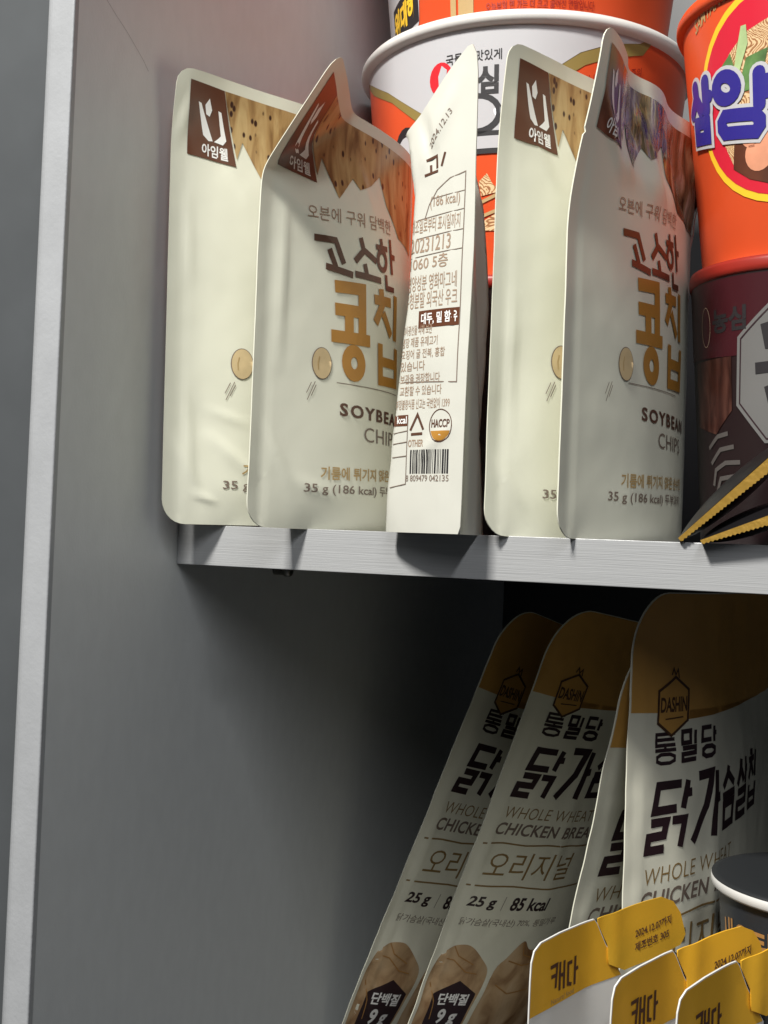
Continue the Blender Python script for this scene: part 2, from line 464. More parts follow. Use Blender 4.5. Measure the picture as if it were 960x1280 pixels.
GO = ([[(29.5, 129.5), (42, 130.5), (47.6, 121)], [(38.5, 126), (42.6, 118.5)], [(36.5, 117.9), (53.6, 117.0)]])
SO = ([[(58.8, 135.5), (61.2, 130), (55, 123.8)], [(61.2, 130.3), (71.5, 127.2)], [(62, 124), (63.9, 118.5)], [(55, 117.9), (75.5, 118.9)]])
HAN = ([[(75.5, 139), (76.2, 136)], [(71, 134.2), (82.0, 135.4)], oval(76.8, 128.8, 4.0, 4.4), [(85, 141), (87.5, 124.5)], [(86, 133), (91, 133.3)], [(80.5, 122.8), (81.2, 116.6), (90, 117.4)]])
KONG = ([[(42, 109.8), (60.0, 111.5), (60.2, 90.6)], [(42.4, 99.6), (60.6, 100.8)], [(51.2, 99.5), (51.5, 88)], [(40.4, 87.2), (66, 88.4)], oval(54.8, 76.6, 5.0, 5.6)])
CHIP = ([[(75.5, 115), (76.5, 109)], [(69.5, 109), (86, 110.4)], [(77.6, 109), (70.5, 98)], [(77.6, 104), (86.5, 94.5)], [(92, 115), (92, 93)], [(75, 89), (75.4, 71.5), (94, 72.4), (94, 89.5)], [(75.2, 80.6), (94, 81.4)]])

def front_print(S, t, seed, dv=0.0, du=0.0, chip='chip', du2=0.0):
    o = .58 if chip == 'chip' else .66
    sh = lambda L: [[(a + du, b + dv * .3) for a, b in ln] for ln in L]
    T = S.H - 201
    P = lambda pts: [(a, b + T + dv) for a, b in pts]
    W_ = S.W - 4
    patch = decal(S, [P([(6.5, 196.5), (24, 195.6), (31.5, 162.5), (7.5, 164.5)])], o, 'brand_patch', 'brown', t)
    bmk = lay(flat([P([(11.2, 188), (12.6, 187.6), (19.6, 172.2), (17.6, 172.0), (14.8, 174.2)]),
                    P([(14.6, 187.2), (16.6, 190.4), (18.2, 185.6), (17.2, 182.6), (15.4, 183.4)]),
                    P([(21.4, 186), (23.0, 185.6), (26.2, 173.4), (24.6, 171.2), (20.2, 172.0), (22.2, 173.8), (23.4, 175.2)])], 2, 2), S, o + .12, 'brand_mark', 'white', patch)
    lettering(S, [('아임웰', P([(14.2, 165.2), (27.4, 164.2), (26.8, 170.0), (14.4, 170.8)]), .025)], o + .12, 'brand_name', 'white', patch)
    decal(S, [P([(24.2, 195.6), (W_ - 3, 194.6), (W_ - 1.5, 150), (97, 152.5), (84, 165), (78.5, 178), (70, 171), (60.5, 166.5), (55.5, 170.5), (45, 158.5), (34.6, 174.6), (31.8, 166)])], o, 'chip_picture', chip, t, 2.0, 2.0)
    lettering(S, [('오븐에 구워 담백한', [(25 + du, 137), (87 + du, 143.5), (87 + du, 150.5), (25 + du, 143.5)], 0.0)], o, 'slogan_lettering', 'thin', t)
    strokes(S, [(sh(GO), 3.0), (sh(SO), 3.0), (sh(HAN), 2.6)], o, 'title_lettering', 'brown_l', t)
    strokes(S, [(sh(KONG), 5.6), (sh(CHIP), 4.6)], o, 'product_lettering', 'orange', t)
    lettering(S, [('SOYBEAN', rect(46 + du, 51.6, 104 + du, 57.6), .03, 1.25)], o, 'english_lettering', 'brown_l', t)
    lettering(S, [('CHIPS', rect(62.5 + du, 41.5, 97 + du, 48.2), -.004, 1.05), ], o, 'english_small_lettering', 'greyink', t)
    lettering(S, [('기름에 튀기지 않은 순수한', [(36 + du2, 22.2), (106 + du2, 25.0), (106 + du2, 30.5), (36 + du2, 28.2)], .02)], o, 'caption_lettering', 'tan', t)
    lettering(S, [('35 g (186 kcal) 두부과자', [(27.4 + du2, 15.2), (104 + du2, 16.6), (104 + du2, 22.2), (27.4 + du2, 20.9)], .008)], o, 'weight_lettering', 'greyink', t)
    strokes(S, [([[(44, 66.4), (96, 67.2)]], .35)], o, 'rule_line', 'greyink', t)
    bn = decal(S, [oval(35.5 + du2 * 1.6, 74, 5.6, 7.2, 26)], o, 'bean_picture', 'greyink', t, 3, 3)
    decal(S, [oval(35.5 + du2 * 1.6, 74, 5.2, 6.85, 26)], o + .1, 'bean_fill', 'bean', bn, 3, 3)
    strokes(S, [([[(33.5 + du2 * 1.6, 71), (33.2 + du2 * 1.6, 74), (33.9 + du2 * 1.6, 77)]], .5)], o + .18, 'bean_seam', 'tan', bn)
    # three speed lines left of the small lettering
    strokes(S, [([[(30, 59), (32.5, 64)], [(28, 57), (32, 65.5)], [(27.5, 60), (30, 65)]], .35)], o, 'speed_lines', 'greyink', t)

GP = 'soybean chip pouches standing in a row on the shelf'
def snack(label, S, seed, chip='chip', dv=0, du=0, du2=0, notch=None, top=None, film='pouch'):
    t = thing('snack_pouch', label, 'pouch', tuple(S.p0), GP)
    sheet(S, round_rect(S.W, S.H, notch=notch, top=top), 'pouch_film', film, t, 2.0, 2.0)
    front_print(S, t, seed, dv, du, chip, du2)
    return t

def crease(u, v, a, b, w, h):
    """a soft fold of height h along the line a-b"""
    ax, ay = a; bx, by = b
    L2 = (bx - ax) ** 2 + (by - ay) ** 2
    k = ((u - ax) * (bx - ax) + (v - ay) * (by - ay)) / L2
    kk = min(1, max(0, k)); dx = u - ax - kk * (bx - ax); dy = v - ay - kk * (by - ay)
    r = math.hypot(dx, dy) / w
    return h * math.exp(-r * r) * sin(pi * min(1, max(0, .08 + .84 * kk)))

def bump1(u, v):
    return (10 * sm((v - 165) / 60) * sm((50 - u) / 54) + crease(u, v, (10, 60), (13, 22), 1.8, .7) + crease(u, v, (20, 52), (40, 46), 2.0, .5) + crease(u, v, (8, 150), (10, 110), 2.0, .6) + crease(u, v, (22, 40), (60, 8), 3.0, 1.2) + crease(u, v, (6, 38), (16, 14), 2.5, 1.0) - crease(u, v, (8, 60), (22, 36), 5, .4)
            + crease(u, v, (14, 14), (24, 10), 1.6, .8) + crease(u, v, (3, 172), (8, 192), 2.0, .9) - crease(u, v, (6, 190), (34, 150), 3.0, .5))
def fold(u, v, v0, k, slope, soft=4.0):
    """a corner bent forward along a slanting line"""
    q = v - v0 - k * u
    return slope * .5 * (q + math.sqrt(q * q + soft * soft))
def bump2(u, v):
    return (fold(u, v, 153, .74, 1.12) + crease(u, v, (14, 146), (13, 70), 2.2, .8) + crease(u, v, (8, 44), (22, 16), 2.2, .6) + crease(u, v, (60, 170), (70, 150), 3, .7)
            + crease(u, v, (14, 146), (44, 128), 4.0, 1.0) + crease(u, v, (22, 22), (45, 14), 3, .5))

def bump4(u, v):
    return 7 * sm((v - 155) / 70) * sm((48 - u) / 52) + crease(u, v, (10, 100), (12, 40), 2.2, .7) + crease(u, v, (6, 30), (18, 12), 2, .6) + crease(u, v, (8, 178), (30, 150), 3, 1.0) + crease(u, v, (12, 80), (8, 30), 6, -1.0)
def bump5(u, v):
    b = 14 * sm((v - 120) / 90) * sm((60 - u) / 60)
    zone = sm((v - 142) / 16) * sm((u - 24) / 16) * sm((197 - v) / 12)
    b += zone * 3.4 * noise.noise(Vector(((u + .5 * v) / 17, (v - .2 * u) / 30, 1.7)))
    b += zone * 1.3 * noise.noise(Vector(((u + .7 * v) / 8.5, (v - .3 * u) / 17, 4.2)))
    b += crease(u, v, (8, 178), (36, 152), 3.2, 1.8)
    b += 2.2 * sm((v - 130) / 50) * sin(u / 9.0) * sm((u - 30) / 20)
    return b

F1 = Film((7.5, -24, 18), [(0, 55), (60, 66), (110, 80), (135, 95)], W=128, H=203, tilt=-1.2, bulge=7, bump=bump1, seed=1, wr=.3)
F2 = Film((55, -30, 18), [(0, 72), (50, 76), (90, 88), (120, 100), (135, 108)], H=193, W=128, bulge=10, bump=bump2, seed=2, wr=.3)
F4 = Film((154.5, -10, 18), [(0, 58), (50, 66), (90, 85), (135, 110)], H=201, bulge=8, bump=bump4, seed=4, wr=.3)
F5 = Film((185.5, -12, 18), [(0, 74), (40, 77), (80, 80), (110, 85), (140, 94)], W=140, H=201, bulge=8, bump=bump5, seed=5, wr=.3)
snack('brightest cream soybean chip pouch, nearest the grey side panel, bottom resting on the shelf', F1, 1, notch=178, du=26)
snack('cream soybean chip pouch with its top corner curled over, beside the turned one', F2, 2)
snack('cream soybean chip pouch mostly hidden, directly behind the rightmost pouch', F4, 4, dv=-1, du=20)
snack('rightmost cream soybean chip pouch with crinkled shiny film across its top', F5, 5, notch=160, chip='chip_g', dv=-1, du=9, du2=4)

# the pouch that shows its printed back
F3 = Film((72.7, 78.1, 18), [(0, -72), (70, -66), (90, -50), (104, -25), (135, -12)], bulge=3, seed=3, wr=.5,
          bump=lambda u, v: -30 * sm((float(np.interp(v, [0, 60, 100, 140, 165, 175], [95, 101, 105, 106, 100, 90])) - u) / 16) + crease(u, v, (112, 30), (130, 44), 2.2, .8) + crease(u, v, (108, 150), (126, 185), 3.5, 1.3) - crease(u, v, (106, 175), (116, 150), 2.5, 1.2),
          back=lambda u, v: 28 * max(0, 1 - v / 200) ** .75 * sm((135 - u) / 9) * sm((u - 70) / 30))
t3 = thing('snack_pouch', 'pouch turned backwards, its white back with ingredient table and barcode showing', 'pouch', (149, -22, 18), GP)
sheet(F3, [(0, 0), (60, 0), (100, 0), (134, 0), (135, 3), (135.5, 55), (136.5, 115), (135.4, 185), (134.6, 193), (132.4, 197.4), (130, 197), (120.5, 189), (109.6, 178), (102.8, 172), (96, 168), (0, 150)], 'pouch_film', 'pouch_w', t3, 2.0, 2.0)
o = .42
tab = strokes(F3, [([[(98, 62.6), (131, 61), (131.4, 146), (124, 144.4), (117.5, 140.5), (113.5, 135), (111.5, 129.5)]], .45),
             ([[(115, 137.2), (131.3, 138.4)], [(103, 129), (131.2, 131)], [(100, 121), (131.2, 122.8)], [(100, 113.5), (131.2, 115)]], .3),
             ([[(99, 41), (107, 42)], [(99, 36.6), (107, 37.4)], [(99, 31), (107, 31.6)], [(107, 47), (107, 20), (98, 18.5)]], .35)], o, 'table_lines', 'greyink', t3)
rows = [('(186 kcal)', 114, 132.5, 129, 138.2), ('제조일로부터 표시일까지', 104, 123.6, 129.5, 129.8), ('20231213', 104, 115.5, 125.5, 121.8), ('1060 5층', 104, 108.2, 124.6, 114),
        ('영양성분 영화마그네', 103, 99.6, 129, 106.2), ('유청분말 외국산 우크', 102, 92.4, 129.5, 99.2)]
lettering(F3, [(b, rect(u0, v0, u1, v1), .008) for b, u0, v0, u1, v1 in rows], o, 'table_lettering', 'thin', t3)
wb = decal(F3, [rect(110.5, 84, 131.2, 91.2)], o, 'allergen_box', 'brown', t3)
lettering(F3, [('대두, 밀 함유', rect(112, 85.2, 130, 90.2), .025)], o + .12, 'allergen_lettering', 'white', wb)
body = [('직사광선을 피해 보관', 77.5, 118), ('냉장 제품 유제고기', 72.5, 121), ('오징어 굴 전복, 홍합', 67.5, 125), ('있습니다', 62.6, 115), ('보관을 권장합니다', 57.4, 123), ('교환할 수 있습니다', 52.4, 124)]
lettering(F3, [(b, rect(101.5, v + 20 * .0 + (1.2), u1, v + 5.3), .008) for b, v, u1 in [(a, b + 2.8, c) for a, b, c in body]] +
          [('부정불량식품 신고는 국번없이 1399', rect(99.5, 50.6 + 14.6 - 14.4, 128, 55.0), .008)], o, 'notice_lettering', 'thin', t3)
mk = strokes(F3, [([[(108.5, 42), (112, 48.5), (115.4, 42.2)], [(115, 40.6), (109, 40.4)]], 1.1)], o, 'recycling_mark', 'brown_l', t3)
lettering(F3, [('OTHER', rect(107.6, 35.2, 115.8, 38.2), .02)], o, 'recycling_lettering', 'thin', mk)
hc = strokes(F3, [([oval(124, 43.6, 5.4, 6.6, 26)], .4)], o, 'certification_ring', 'brown_l', t3)
lettering(F3, [('HACCP', rect(119.6, 42.8, 128.4, 46.2), .03)], o, 'certification_lettering', 'brown_l', hc)
decal(F3, [arc(124, 43.6, 5.0, 6.2, 200, 340, 10)], o, 'certification_base', 'orange', hc)
bars = []; u = 109.0; random.seed(9)
while u < 128.0:
    w = random.choice([.28, .28, .55, .8]); bars.append(rect(u, 24.2, u + w, 34.0)); u += w + random.choice([.3, .3, .6])
decal(F3, bars, o, 'barcode', 'black', t3, 9, 4)
lettering(F3, [('8 809479 042135', rect(107, 21.0, 128.6, 23.6), .008)], o, 'barcode_digits', 'greyink', t3)
db = decal(F3, [rect(99, 44, 107, 48.6)], o, 'nutrition_box', 'brown', t3)
lettering(F3, [('kcal', rect(101, 45, 106.4, 48), .02)], o + .12, 'nutrition_lettering', 'white', db)
strokes(F3, [([[(111.5, 153.4), (116.4, 154.8), (117, 149.5)], [(113.6, 151.4), (114, 148)], [(110.6, 147.4), (117.6, 148.4)], [(121, 155.5), (119.4, 150)]], 1.1)], o, 'title_lettering', 'brown_l', t3)
lettering(F3, [('2024.12.13', [(113.5, 158), (124, 171.5), (122.6, 173.4), (112.2, 160)], .008)], o, 'date_stamp', 'greyink', t3)

# ------------------------------------------------------------------ chicken chip pouches leaning on the lower board
GL = 'chicken chip pouches leaning on the lower board'
def smooth(P, n=5):
    out = []
    for i in range(len(P)):
        a, b, c_, e = (Vector(P[(i + k) % len(P)]) for k in (-1, 0, 1, 2))
        for q in range(n):
            t = q / n
            out.append(tuple(.5 * ((2 * b) + (c_ - a) * t + (2 * a - 5 * b + 4 * c_ - e) * t * t + (3 * b - a - 3 * c_ + e) * t ** 3)))
    return out
def chips(label, S, vmin):
    t = thing('chip_pouch', label, 'pouch', tuple(S.pt(20, vmin)), GL)
    Wd, H = S.W, S.H
    out = [(0, vmin), (Wd, vmin), (Wd, H - 8)] + arc(Wd - 8, H - 8, 8, 8, 0, 90, 5) + arc(26, H - 30, 26, 30, 90, 180, 12)
    sheet(S, out, 'pouch_film', 'pouch_b', t, 3, 3)
    o = .42
    hd = decal(S, [[(0.6, 204.5), (20, 203.6), (28, 199.2), (36, 204), (Wd - .6, 206), (Wd - .6, H - 8)] + arc(Wd - 8, H - 8, 7.5, 7.5, 0, 90, 5) + arc(26, H - 30, 25.4, 29.5, 90, 180, 12)], o, 'header_print', 'header', t)
    hexa = [(28.5, 193), (40.5, 199.5), (41, 213.5), (31, 219.5), (19, 213.5), (19, 199)]
    em = decal(S, [hexa], o + .10, 'emblem', 'header', t)
    strokes(S, [([hexa + [hexa[0]]], 1.3), ([[(28, 220.5), (29.5, 223.5), (31, 220.5), (33, 223), (33.6, 219)]], .8), ([[(24, 200.6), (37, 201.2)]], .6)], o + .2, 'emblem_outline', 'header_line', em)
    lettering(S, [('DASHIN', rect(20.4, 203.6, 39.8, 210.6), .03)], o + .2, 'emblem_lettering', 'header_line', em)
    g = [(cell('tong', [(17.5, 181.2), (31.8, 181.2), (32.2, 194), (18.0, 193.8)]), 1.65), (cell('mil', [(36, 181.2), (48, 181.4), (48.4, 194.6), (36.4, 194.2)]), 2.15), (cell('dang', [(52, 181.6), (65.2, 182), (65.6, 195.4), (52.4, 195)]), 2.2)]
    strokes(S, g, o, 'name_lettering', 'plum', t)
    g = [(cell('dak', [(14.0, 142.6), (39, 142.8), (45.6, 172.4), (18.6, 170.6)]), 4.0), (cell('ga', [(45, 143), (68.5, 144), (71.5, 174.4), (49.5, 173)]), 4.5),
         (cell('seum', [(73, 146.4), (91, 147), (92, 174.5), (75.5, 173.8)]), 3.9), (cell('sal', [(96, 147.4), (114, 148), (115.4, 175.4), (98, 174.8)]), 3.8), (cell('chip', [(119, 148.4), (136, 149), (137.4, 176), (121, 175.6)]), 3.2)]
    strokes(S, g, o, 'product_lettering', 'plum', t)
    lettering(S, [('WHOLE WHEAT', [(12.0, 127), (88, 129.4), (89, 136.6), (13.2, 134.4)], -.008, 1.06), ('WHOLE WHEAT', [(12.6, 126.7), (88.6, 129.1), (89.6, 136.3), (13.8, 134.1)], -.02, 1.06)][:1], o, 'english_lettering', 'gold_ink', t)
    lettering(S, [('CHICKEN BREAST', [(9.6, 116.2), (103, 118.4), (104, 126), (11.2, 124.2)], .022, 1.05)], o, 'english_bold_lettering', 'greyink', t)
    lettering(S, [('오리지널', [(13, 88), (82, 90.5), (84, 108), (15.5, 105.4)], .0)], o, 'flavour_lettering', 'gold_ink', t)
    strokes(S, [([[(5, 110), (20, 111.2), (38, 111), (55, 112.6), (100, 113)], [(5, 83), (22, 83.6), (40, 84.6), (64, 84.2), (100, 86)]], 1.0)], o, 'rule_lines', 'gold_ink', t)
    lettering(S, [('25 g', [(9.4, 68), (30, 68.6), (31.4, 77.4), (11.4, 76.6)], .03), ('85 kcal', [(42.5, 69), (73, 70), (74.6, 78.6), (44, 77.8)], .03)], o, 'weight_lettering', 'plum', t)
    strokes(S, [([[(36, 69), (37.5, 78)]], .4)], o, 'divider_line', 'greyink', t)
    lettering(S, [('닭가슴살(국내산) 70%, 통밀가루', [(9, 57), (88, 59), (89, 64.6), (10, 62.6)], 0)], o, 'ingredient_lettering', 'greyink', t)
    cp = decal(S, [smooth([(2.5, 26), (6, 38), (13, 44), (24, 45), (36, 37), (44, 28), (43, 10), (40, vmin + 5), (22, vmin + 4), (4, vmin + 5), (2.5, 8)])], o, 'chip_picture', 'chip2', t)
    strokes(S, [([[(8, 36), (16, 35), (27, 28), (36, 27)], [(5, 20), (12, 8), (14, -4)], [(13, 44), (18, 38), (31, 33)]], .7)], o + .2, 'chip_folds', 'amber', cp)
    cp = decal(S, [smooth([(48, 24), (56, 38), (66, 49), (74, 43), (90, 45), (108, 39), (110, 10), (108, vmin + 5), (80, vmin + 4), (50, vmin + 5)])], o + .06, 'chip_picture', 'chip2', t)
    strokes(S, [([[(58, 36), (70, 33), (92, 35)], [(54, 20), (66, 14), (84, 16)], [(66, 48), (69, 40), (80, 37)]], .8)], o + .26, 'chip_folds', 'amber', cp)
    hx = [(26, 22), (41, 14), (41, -10), (25, -17), (10, -10), (10, 13)]
    bd = decal(S, [hx], o + .14, 'protein_badge', 'plum', t)
    lettering(S, [('단백질', rect(15, 5.6, 37, 13.6), .03), ('9 g', rect(19, -10, 34, 3), .035)], o + .26, 'protein_lettering', 'white', bd)
    return t
KB = [(0, 60), (40, 62), (70, 64), (95, 70), (145, 80)]
def LF(x, y, aoff, tilt, lean, kn, seed, W=145): return Film((x, y, -262), [(u, a + aoff) for u, a in kn], W=W, H=258, bulge=6.0, tilt=tilt, lean=lean, leana=70 + aoff, seed=seed, wr=.9, seal=1.1, back=lambda u, v: 0.0,
        bump=lambda u, v: crease(u, v, (4, 150), (14, 60), 6, 1.2) - crease(u, v, (12, 120), (14, 10), 4, 1.0) + crease(u, v, (62, 200), (70, 60), 5, 1.2))
A_ = LF(14.2, 173.1, 7.7, 12.6, 14.2, KB, 11)
B_ = LF(48.0, 191.2, -.3, 7.4, 16.2, KB, 12)
C_ = LF(147.5, 89.8, 4.9, -1.6, 12.4, [(0, 60), (40, 62), (65, 74), (90, 98), (145, 104)], 13); C_.p0.z = -275
D_ = LF(199.4, 60, 2.8, .54, 0, [(0, 60), (40, 64), (62, 70), (76, 80), (200, 82)], 14, 190)
chips('leftmost leaning chicken chip pouch, its right half hidden, in front of the grey side panel', A_, -18)
chips('leaning chicken chip pouch whose weight and calories line is in full view', B_, -34)
chips('narrow strip of a chicken chip pouch squeezed behind the upright one, orange header lowest', C_, -21)
chips('upright chicken chip pouch nearest the dark cup, its brown emblem fully visible', D_, -43)

# ------------------------------------------------------------------ yellow cartons
GY = 'yellow headed cartons standing in the lower right corner'
def carton(label, p, dv=0.0):
    S = Film((p[0], p[1], FLOOR), [(0, 72), (34, 72), (42, 62), (90, 54)], W=95, H=200, bulge=0, wr=.25, seed=p[0])
    b = -FLOOR + p[2]                                    # height of the yellow band's lower edge
    t = thing('carton', label, 'carton', (p[0], p[1], FLOOR), GY)
    top = [(57, b + 4), (50.5, b + 13.5), (47.2, b + 18), (42.3, b + 26.6), (40.5, b + 28.4), (18.6, b + 27.7), (6, b + 26.6), (2.0, b + 24.4), (.4, b + 20.5), (0, b + 14)]
    sheet(S, [(0, 0), (58, 0)] + top, 'carton_board', 'card', t, 4, 4, t=.28)
    decal(S, [[(.3, b + .5), (56.3, b + 4.4), (50.2, b + 13.2), (46.8, b + 18), (42.0, b + 26.3), (40.4, b + 28.0), (18.6, b + 27.3), (6.1, b + 26.2), (2.3, b + 24.1), (.8, b + 20.5), (.3, b + 14)]], .42, 'yellow_band', 'yellow', t, 4, 4)
    decal(S, [[(40.8, b + 27.6), (41.6, b + 27.8), (50, b + 24), (54, b + 15), (51, b + 10), (46, b + 14), (44, b + 20)]], -1.6, 'inner_flap', 'lid', t, 4, 4)  # not a flap: near-black sheet standing in for the shade inside the slit
    # torn lid wing folded towards the room
    S2 = Film(tuple(S.pt(42.5, 0)), [(0, 66), (6, 44), (12, 62), (20, 52), (50, 50)], W=46, H=200, bulge=0, wr=.5, seed=p[0] + 3)
    wing = [(5.5, b + 17.2), (6, b + 10), (14, b + 6.6), (30, b + 9.6), (42.5, b + 13), (45, b + 17), (42, b + 26), (38, b + 31), (32, b + 33.3), (24, b + 32.4), (0.2, b + 28.2), (0.4, b + 26)]
    wg = sheet(S2, wing, 'lid_wing', 'yellow' if dv else 'foil', t, 2, 2, t=.25)
    lettering(S2, [('2024.12.07까지', [(19, b + 18.4), (37, b + 22.4), (37, b + 26), (19, b + 22)], .02), ('제조번호 305', [(19, b + 13), (36, b + 17), (36, b + 20.6), (19, b + 16.6)], .02)], .5, 'code_lettering', 'brown_l', wg, 3)
    strokes(S, [([[(12, b + 16.2), (16.4, b + 16.6), (15.6, b + 8)], [(12.6, b + 12.6), (16, b + 12.8)], [(18.4, b + 17), (18.2, b + 6.6)], [(18.4, b + 12), (21, b + 12)], [(21.2, b + 17), (21.0, b + 6.6)],
                  [(26.4, b + 15.4), (23.8, b + 15.2), (23.8, b + 7.6), (26.2, b + 7.0)], [(28.4, b + 17), (28.2, b + 6.4)], [(28.4, b + 12), (30.4, b + 12.4)]], 1.35)], .75, 'brand_lettering', 'brown_l', t)
    lettering(S, [('Natural food', [(13, b + 2.4), (28, b + 3.4), (28, b + 5.4), (13, b + 4.2)], .0)], .75, 'small_lettering', 'tan', t)
    return t
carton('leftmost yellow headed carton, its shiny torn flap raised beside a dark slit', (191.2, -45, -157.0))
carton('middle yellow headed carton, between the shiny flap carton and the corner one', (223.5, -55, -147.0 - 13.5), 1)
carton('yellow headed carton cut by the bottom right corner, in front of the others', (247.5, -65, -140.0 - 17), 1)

# ------------------------------------------------------------------ dark cup behind the cartons
c = (284, 64); zr = -119.5
t = thing('dark_cup', 'dark cup with a pale rim and black lid, behind the yellow cartons', 'cup', (c[0], c[1], FLOOR))
lathe('cup_wall', [(28, FLOOR - zr), (30, FLOOR - zr + 2), (43.5, -3.2), (43.5, -3)], (*c, zr), 'cup_navy', t)
lathe('cup_rim', [(43.6, -4.6), (45.8, -4.4), (46.6, -3.4), (46.7, -.6), (46.2, 0)], (*c, zr), 'rim', t)
lathe('cup_lid', [(.1, 1.0), (30, 1.2), (44, 1.0), (46.4, .5), (46.5, 0.02)], (*c, zr), 'lid', t)
RS = Round(c, FLOOR, 29, 43.5, zr - 3 - FLOOR)
lettering(RS, [('새우탕', [(-66, 158), (-22, 158), (-22, 172), (-66, 172)], .02)], .25, 'cup_lettering', 'amber', t, 6)

# ------------------------------------------------------------------ noodle cups at the back of the shelf
GC = 'noodle cups stacked at the back of the shelf'
def cup(label, c, z0, r0, r1, h, wall, rimw=4.5, loc=None, rim='rim'):
    t = thing('noodle_cup', label, 'noodle cup', (c[0], c[1], z0), GC)
    lathe('cup_wall', [(.1, 1.5), (r0 - 3, 1.5), (r0 - 2.2, 0.1), (r0 - .6, 0.1), (r0, 1.2), (r1, h - 6)], (*c, z0), wall, t, 96)
    lathe('cup_rim', [(r1 - .2, h - 7), (r1 + rimw * .7, h - 6.4), (r1 + rimw, h - 4.4), (r1 + rimw, h - 2.2), (r1 + rimw * .7, h - .5), (r1 - 1, h - .3)], (*c, z0), rim, t, 96)
    lathe('cup_lid', [(.1, h - 1.2), (r1 * .6, h - 1.2), (r1 - 1, h - .4)], (*c, z0), 'cupwhite', t, 64)
    return t, Round(c, z0, r0, r1 + (r1 - r0) * 6 / (h - 6), h)
BCc = (98, 190)
def big_print(S, t, full=True):
    f = lambda L: [(a, b * 1.037 + 6.1) for a, b in L]
    b_ = decal(S, [f([(-66, 117), (-52.7, 104), (-36, 92), (-19.5, 74), (-8, 64), (3.2, 58.5), (11, 62), (17, 69), (24, 80), (30, 90.6), (38, 99), (47, 104.4), (60, 110), (64, 118)])], .25, 'olive_band', 'olive', t, 3, 6)
    decal(S, [f([(-66, 118), (-54, 110), (-38, 98), (-19.5, 80), (-8, 68.6), (3, 63.6), (10, 66.6), (16, 75), (22, 86), (28, 96), (36, 104.6), (46, 110.6), (58, 115), (62, 118.5)])], .4, 'white_panel', 'cupwhite', t, 3, 6)
    lettering(S, [('농심', f([(-6, 84), (9.6, 84), (9.6, 98), (-6, 98)]), .045)], .6, 'maker_lettering', 'black', t, 3)
    lettering(S, [('국물을 맛있게', f([(-9, 100.4), (10.5, 100.4), (10.5, 105.6), (-9, 105.6)]), .012)], .6, 'slogan_lettering', 'black', t, 3)
    lg = decal(S, [f(oval(-11.0, 94.6, 4.6, 8.2))], .6, 'maker_emblem', 'redink', t, 2, 4)
    decal(S, [f([(-11.8, 90), (-9.0, 92), (-8.6, 98.5), (-10.6, 101), (-12, 96)])], .75, 'emblem_drop', 'cupwhite', lg, 2, 4)
    bl = decal(S, [f(oval(2.5, 75, 8.6, 10)), f(rect(-12, 55.5, 13, 66.5)), f(rect(9, 72, 15, 77))], .62, 'letter_outline', 'black', t, 2, 4)
    decal(S, [f(oval(2.2, 75, 6.8, 7.2)), f(rect(-10, 58, 12.5, 64))], .76, 'letter_fill', 'cupwhite', bl, 2, 4)
    b2 = decal(S, [f(oval(-28, 62, 7, 14)), ], .62, 'letter_outline', 'black', t, 2, 4)
    decal(S, [f(oval(-28, 60, 5.4, 11))], .76, 'letter_fill', 'cupwhite', b2, 2, 4)
    lettering(S, [('조리방법 및 보관상의 주의', f([(30, 86), (60, 100), (60, 104), (30, 90)]), .01), ('끓는 물을 용기 안쪽 표시선까지', f([(31, 79), (62, 93), (62, 97), (31, 83)]), .01), ('부은 후 뚜껑을 덮고 3분', f([(33, 72), (62, 86), (62, 90), (33, 76)]), .01)], .4, 'small_lettering', 'darkred', t, 4)
    strokes(S, [([f([(4, 32), (14, 38)]), f([(4, 25), (14, 30)])], 1.6)], .5, 'chopsticks', 'tan', t)
    decal(S, [f([(3, 42), (6, 46), (8, 41), (11, 37), (4, 35)]), f([(4, 22), (9, 26), (13, 24), (11, 18), (5, 18)])], .45, 'noodle_picture', 'noodle', t, 3, 4)
t, S = cup('wide red noodle cup with white swoosh panel, middle of the stack behind the pouches', BCc, 151, 78, 91, 134, 'red', 4.6)
big_print(S, t)
t, S = cup('dark maroon cup under the wide red cup, glimpsed beside the turned pouch', BCc, 18, 78, 91, 132.9, 'darkcup', 2.0, rim='darkred')
t, S = cup('topmost red noodle cup with yellow lettering, cut off by the top border', BCc, 285.2, 77, 90, 120, 'red', 4.6)
decal(S, [[(-64, 0.6), (-34, .6), (-30, 12), (-28, 60), (-64, 60)]], .25, 'white_panel', 'cupwhite', t, 3, 6)
nb_ = decal(S, [[(-52, 6), (-30, 12), (-30, 34), (-52, 28)]], .4, 'name_backing', 'black', t, 3, 6)
lettering(S, [('위대하', [(-51, 10), (-31, 15.5), (-31, 30), (-51, 25)], .05)], .6, 'name_lettering', 'sun', nb_, 3)
decal(S, [rect(-13, 1, -10.5, 40), rect(-9.5, 1, -3, 40)], .3, 'gold_stripe', 'tan', t, 3, 6)
lettering(S, [('오늘보일 면 가는 더 크고 굵어진 면발입니다', [(2, 6), (44, 8), (44, 13), (2, 11)], .012)], .4, 'small_lettering', 'darkred', t, 4)

